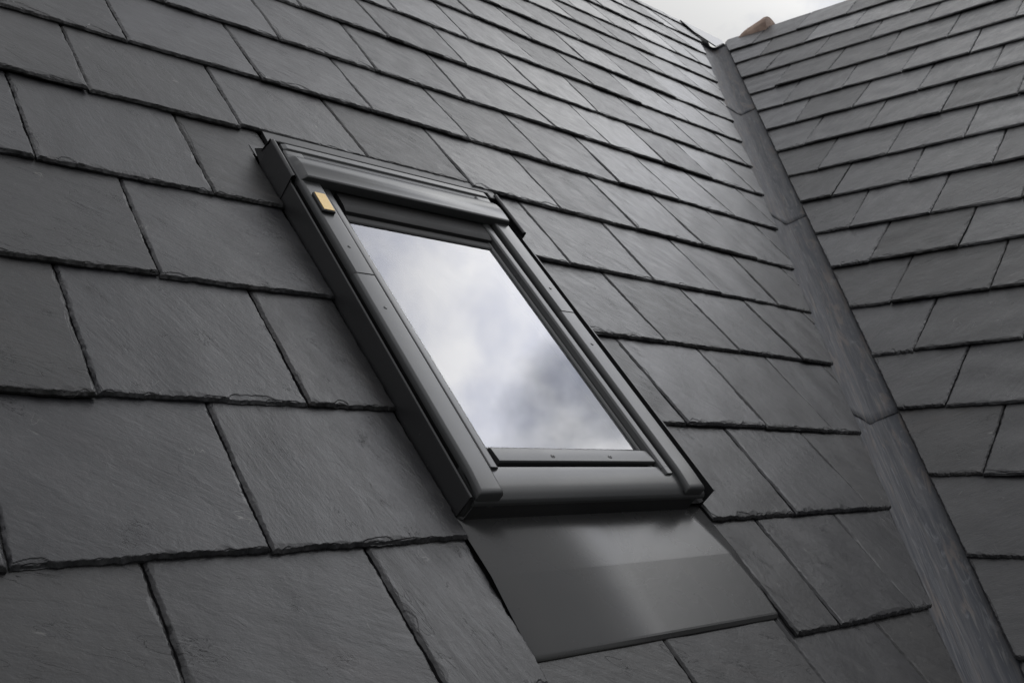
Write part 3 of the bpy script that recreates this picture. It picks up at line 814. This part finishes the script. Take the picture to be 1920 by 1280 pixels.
# apron below the window, with crease, turned down lip and folded right corner
A0, A1 = UL_-0.003, UR_-0.006
apv = []
def ap_row(v, w, k=0.0):
    e = 0.0; uf = 1.4340 + (1.478-1.434)*(1-k)
    return [(A0, v, w), ((A0+A1)/2, v, w), (uf, v, w), (A1+0.003*k, v, w+e)]
rows = [ap_row(0.702, -0.0070, 1.0), ap_row(0.690, -0.0062, 1.0), ap_row(0.665, -0.0042, 0.86), ap_row(0.640, -0.0022, 0.72), ap_row(0.610, -0.0001, 0.56), ap_row(0.588, 0.0013, 0.44), ap_row(0.5835, 0.0014, 0.42), ap_row(0.540, -0.0008, 0.18), ap_row(0.505, -0.0024, 0.0), ap_row(0.4645, -0.0042), ap_row(0.4615, -0.0047), ap_row(0.4570, -0.0085), ap_row(0.4560, -0.0095)]
V, F = loft(rows, close_ring=False)
apron = wp('apron', (V, F), M_APRON, solid=0.0012, smooth=True, angle=2.5)
# front wall under the sill
fw = [(UL_, 0.0330), (UL_, 0.0005)]
V = [(UL_+0.002, 0.6885, -0.006), (1.446, 0.6885, -0.006), (1.446, 0.6898, 0.0240), (UL_+0.012, 0.6898, 0.0240),
     (UL_+0.002, 0.7000, -0.006), (1.446, 0.7000, -0.006), (1.446, 0.7000, 0.0240), (UL_+0.012, 0.7000, 0.0240)]
wp('front_flashing', (V, [(0,1,2,3),(7,6,5,4),(0,4,5,1),(1,5,6,2),(2,6,7,3),(3,7,4,0)]), M_FLASH, bevel=0.001)
V = [(UL_-0.0008, 0.6935, -0.008), (UL_-0.0008, 0.6935, 0.0355), (UL_+0.014, 0.690, 0.0300), (UL_+0.004, 0.684, 0.0)]
wp('corner_return', (V+[(x+0.0012, y+0.001, z) for x, y, z in V], [(0,1,2,3),(7,6,5,4),(0,4,5,1),(1,5,6,2),(2,6,7,3),(3,7,4,0)]), M_FLASH)

# --- outer frame carcass and room below ------------------------------------
CL0, CL1, CR0, CR1 = 0.9275, 0.9705, 1.4030, 1.4460     # cover edges across
VB, VT_ = 0.705, 1.545
frame_parts = merge(box(CL0+0.003, 0.966, VB-0.003, VT_, -0.10, 0.0405), box(1.409, CR1-0.003, VB-0.003, VT_, -0.10, 0.0405),
                    box(0.966, 1.000, VB, VT_, -0.10, 0.0205), box(1.372, 1.409, VB, VT_, -0.10, 0.0205),
                    box(1.000, 1.372, VB, 0.785, -0.10, 0.0205), box(1.000, 1.372, 1.375, VT_, -0.10, 0.0205))
wp('frame', frame_parts, M_DARK)
room = box(0.96, 1.41, 0.74, 1.50, -0.70, -0.101)
wp('light_shaft', (room[0], [f for i, f in enumerate(room[1]) if i != 1]), M_ROOM)

# --- sash rails with stepped profiles ---------------------------------------
rail_r = rnd_prof([(1.363, 0.0200), (1.363, 0.0325), (1.3665, 0.0350), (1.3700, 0.0350), (1.3712, 0.0315), (1.3745, 0.0315), (1.3765, 0.0430), (1.3800, 0.0455), (1.3925, 0.0462), (1.3945, 0.0445), (1.3950, 0.0300), (1.4050, 0.0300), (1.4050, 0.0200)], 0.0008, 2)
rr_ = wp('sash_rail', prof_u(rail_r, 0.742, 1.53), M_COVER, smooth=True)
ext = rnd_prof([(1.3765, 0.0400), (1.3785, 0.0440), (1.3800, 0.0455), (1.3925, 0.0462), (1.3945, 0.0445), (1.3945, 0.0400)], 0.0008, 2)
wp('drip_end', prof_u(ext, 0.728, 0.743), M_COVER, rr_, smooth=True)
mir = lambda u: 0.9725+1.4010-u
rail_l = [(mir(u), w_) for u, w_ in rail_r]
rl_ = wp('sash_rail', prof_u(rail_l, 0.742, 1.53), M_COVER, smooth=True)
rail_b = rnd_prof([(0.7560, 0.0200), (0.7560, 0.0400), (0.7580, 0.0425), (0.7850, 0.0400), (0.7885, 0.0375), (0.7895, 0.0335), (0.7915, 0.0335), (0.7955, 0.0318), (0.7955, 0.0200)], 0.0009, 2)
rb_ = wp('bottom_rail', prof_v(rail_b, 1.0100, 1.3740), M_COVER, smooth=True)
rail_t = rnd_prof([(1.3605, 0.0200), (1.3605, 0.0325), (1.3650, 0.0345), (1.3790, 0.0350), (1.3800, 0.0330), (1.3830, 0.0330), (1.3850, 0.0400), (1.4000, 0.0430), (1.5200, 0.0440), (1.5200, 0.0200)], 0.0008, 2)
wp('top_rail', prof_v(rail_t, 1.0100, 1.3740), M_DARK, smooth=True)

# --- panes -------------------------------------------------------------------
GU0, GU1, GV0, GV1 = 1.0080, 1.3650, 0.7890, 1.3625
pane = wp('glass_pane', box(GU0, GU1, GV0, GV1, 0.0270, 0.0310), M_GLASS)
wp('inner_glass_pane', box(GU0, GU1, GV0, GV1, 0.0150, 0.0190), M_GLASS2)
sw = 0.0045
wp('glass_spacer', merge(box(GU0, GU0+sw, GV0, GV1, 0.0191, 0.0269), box(GU1-sw, GU1, GV0, GV1, 0.0191, 0.0269),
                         box(GU0+sw, GU1-sw, GV0, GV0+sw, 0.0191, 0.0269), box(GU0+sw, GU1-sw, GV1-sw, GV1, 0.0191, 0.0269)), M_DARK)

# --- sill cover ----------------------------------------------------------------
sill = rnd_prof([(0.7480, 0.0150), (0.7480, 0.0395), (0.7400, 0.0405), (0.7250, 0.0415), (0.7100, 0.0400), (0.6990, 0.0370), (0.6905, 0.0325), (0.6874, 0.0285), (0.6874, 0.0230), (0.6990, 0.0230), (0.7000, 0.0150)], [0,.001,.004,.008,.008,.006,.003,.001,.001,.001,0], 4)
wp('sill_cover', prof_v(sill, UL_+0.008, 1.4620, 1), M_COVER, smooth=True)

# --- side covers: two lapped pieces each side, bowed ends --------------------------
def cover(u0, u1, v0, v1, lift, end, parent=win):
    prof = rnd_prof([(u0, 0.0400), (u0, 0.0440), (u0+0.0018, 0.0505), (u0+0.0050, 0.0527), (u1-0.0030, 0.0532), (u1, 0.0520), (u1, 0.0270), (u1-0.0030, 0.0270), (u1-0.0030, 0.0130)], [0, .003, .004, .003, .001, .001, 0, 0, 0], 3)
    secs = []
    vs_ = [v0, v0+0.001, v0+0.0025, v0+0.005] + [v0+0.01+i*0.01 for i in range(7)] + [v1] if end else [v0, v0+0.0008, v1]
    for i, v in enumerate(vs_):
        row = []
        for (u, w_) in prof:
            dz = 0; du = 0; dv = 0
            if end:
                t = max(0, 1-(v-v0)/0.060); dz = -0.0045*t*t
                if v-v0 < 0.005:
                    dz -= [0.0040, 0.0022, 0.0009, 0.0][i] if w_ > 0.04 else 0
                du = (0.0035*t*t) if u > (u0+u1)/2 else 0.0
            elif i == 0: dz = -0.0010 if w_ > 0.04 else 0
            row.append((u+du, v, w_+lift+dz if w_ > 0.02 else w_))
        secs.append(row)
    return loft(secs)
def screw(u, v, w_, r, parent, recess=False):
    V, F = [], []
    rings = [(r, 0.0), (r*0.98, 0.0006), (r*0.7, 0.0012), (r*0.30, 0.0014)] + ([(r*0.28, 0.0004)] if recess else [])
    n = 14
    for (rad, h) in rings:
        for j in range(n): a = 2*PI*j/n; V.append((u+rad*math.cos(a), v+rad*math.sin(a), w_+h))
    for i in range(len(rings)-1):
        for j in range(n): F.append((i*n+j, i*n+(j+1) % n, (i+1)*n+(j+1) % n, (i+1)*n+j))
    F.append(tuple((len(rings)-1)*n+j for j in range(n)))
    return wp('screw', (V, F), M_SCREW if recess else M_COVER, parent, smooth=True)
for (a, b) in ((CL0, CL1), (CR0, CR1)):
    lap = 1.172 if a < 1.1 else 1.150
    up = wp('side_cover', cover(a, b, lap, 1.535, 0.0012, False), M_COVER, smooth=True, angle=50)
    lo = wp('side_cover', cover(a, b, 0.6895, lap+0.02, 0.0, True), M_COVER, smooth=True, angle=50)
    m_ = (a+b)/2
    screw(m_+0.001, 1.245 if a < 1.1 else 1.222, 0.0540, 0.0034, up)
    screw(m_+0.002, 1.085 if a < 1.1 else 1.055, 0.0528, 0.0034, lo)
screw(1.130, 0.7680, 0.0414, 0.0042, rb_, True); screw(1.265, 0.7680, 0.0414, 0.0042, rb_, True)

# --- hood over the top rail --------------------------------------------------------
hood_p = rnd_prof([(1.5600, 0.0200), (1.5600, 0.0515), (1.5575, 0.0560), (1.5420, 0.0560), (1.5390, 0.0515), (1.5300, 0.0505), (1.5120, 0.0600), (1.5000, 0.0640), (1.4750, 0.0672), (1.4420, 0.0655), (1.4385, 0.0630), (1.4375, 0.0460), (1.4400, 0.0455), (1.4400, 0.0300)],
                  [0, .002, .002, .0015, .002, .003, .006, .010, .008, .002, .0015, .001, 0, 0], 4)
def hsec(u, f):
    return [(u, 1.498+(v-1.498)*(1-0.05*f) , min(w_, 0.0670-0.0230*f)) for v, w_ in hood_p]
wp('hood', loft([hsec(0.9290, 1.0), hsec(0.9310, 0.60), hsec(0.9395, 0.04), hsec(0.9405, 0.0), hsec(1.4400, 0.0), hsec(1.4410, 0.04), hsec(1.4480, 0.60), hsec(1.4500, 1.0)]), M_COVER, smooth=True, angle=40)

# --- gold faced sensor on the left cover --------------------------------------------
sv0, sv1, su0, su1 = 1.338, 1.395, 0.9330, 0.9605
sb = wp('rain_sensor', box(su0, su1, sv0, sv1, 0.0535, 0.0610), M_BLACK, bevel=0.003)
wp('sensor_plate', box(su0+0.0025, su1-0.0025, sv0+0.003, sv1-0.003, 0.0611, 0.0618), M_GOLD, sb, bevel=0.0006)

# ------------------------------------------------------------------ ground far below
gm = bpy.data.meshes.new('ground'); g_ = 600
gm.from_pydata([(-g_, -g_, 0), (g_, -g_, 0), (g_, g_, 0), (-g_, g_, 0)], [], [(0, 1, 2, 3)]); gm.materials.append(M_GROUND)
go = bpy.data.objects.new('ground', gm); SC.collection.objects.link(go); go['kind'] = 'structure'
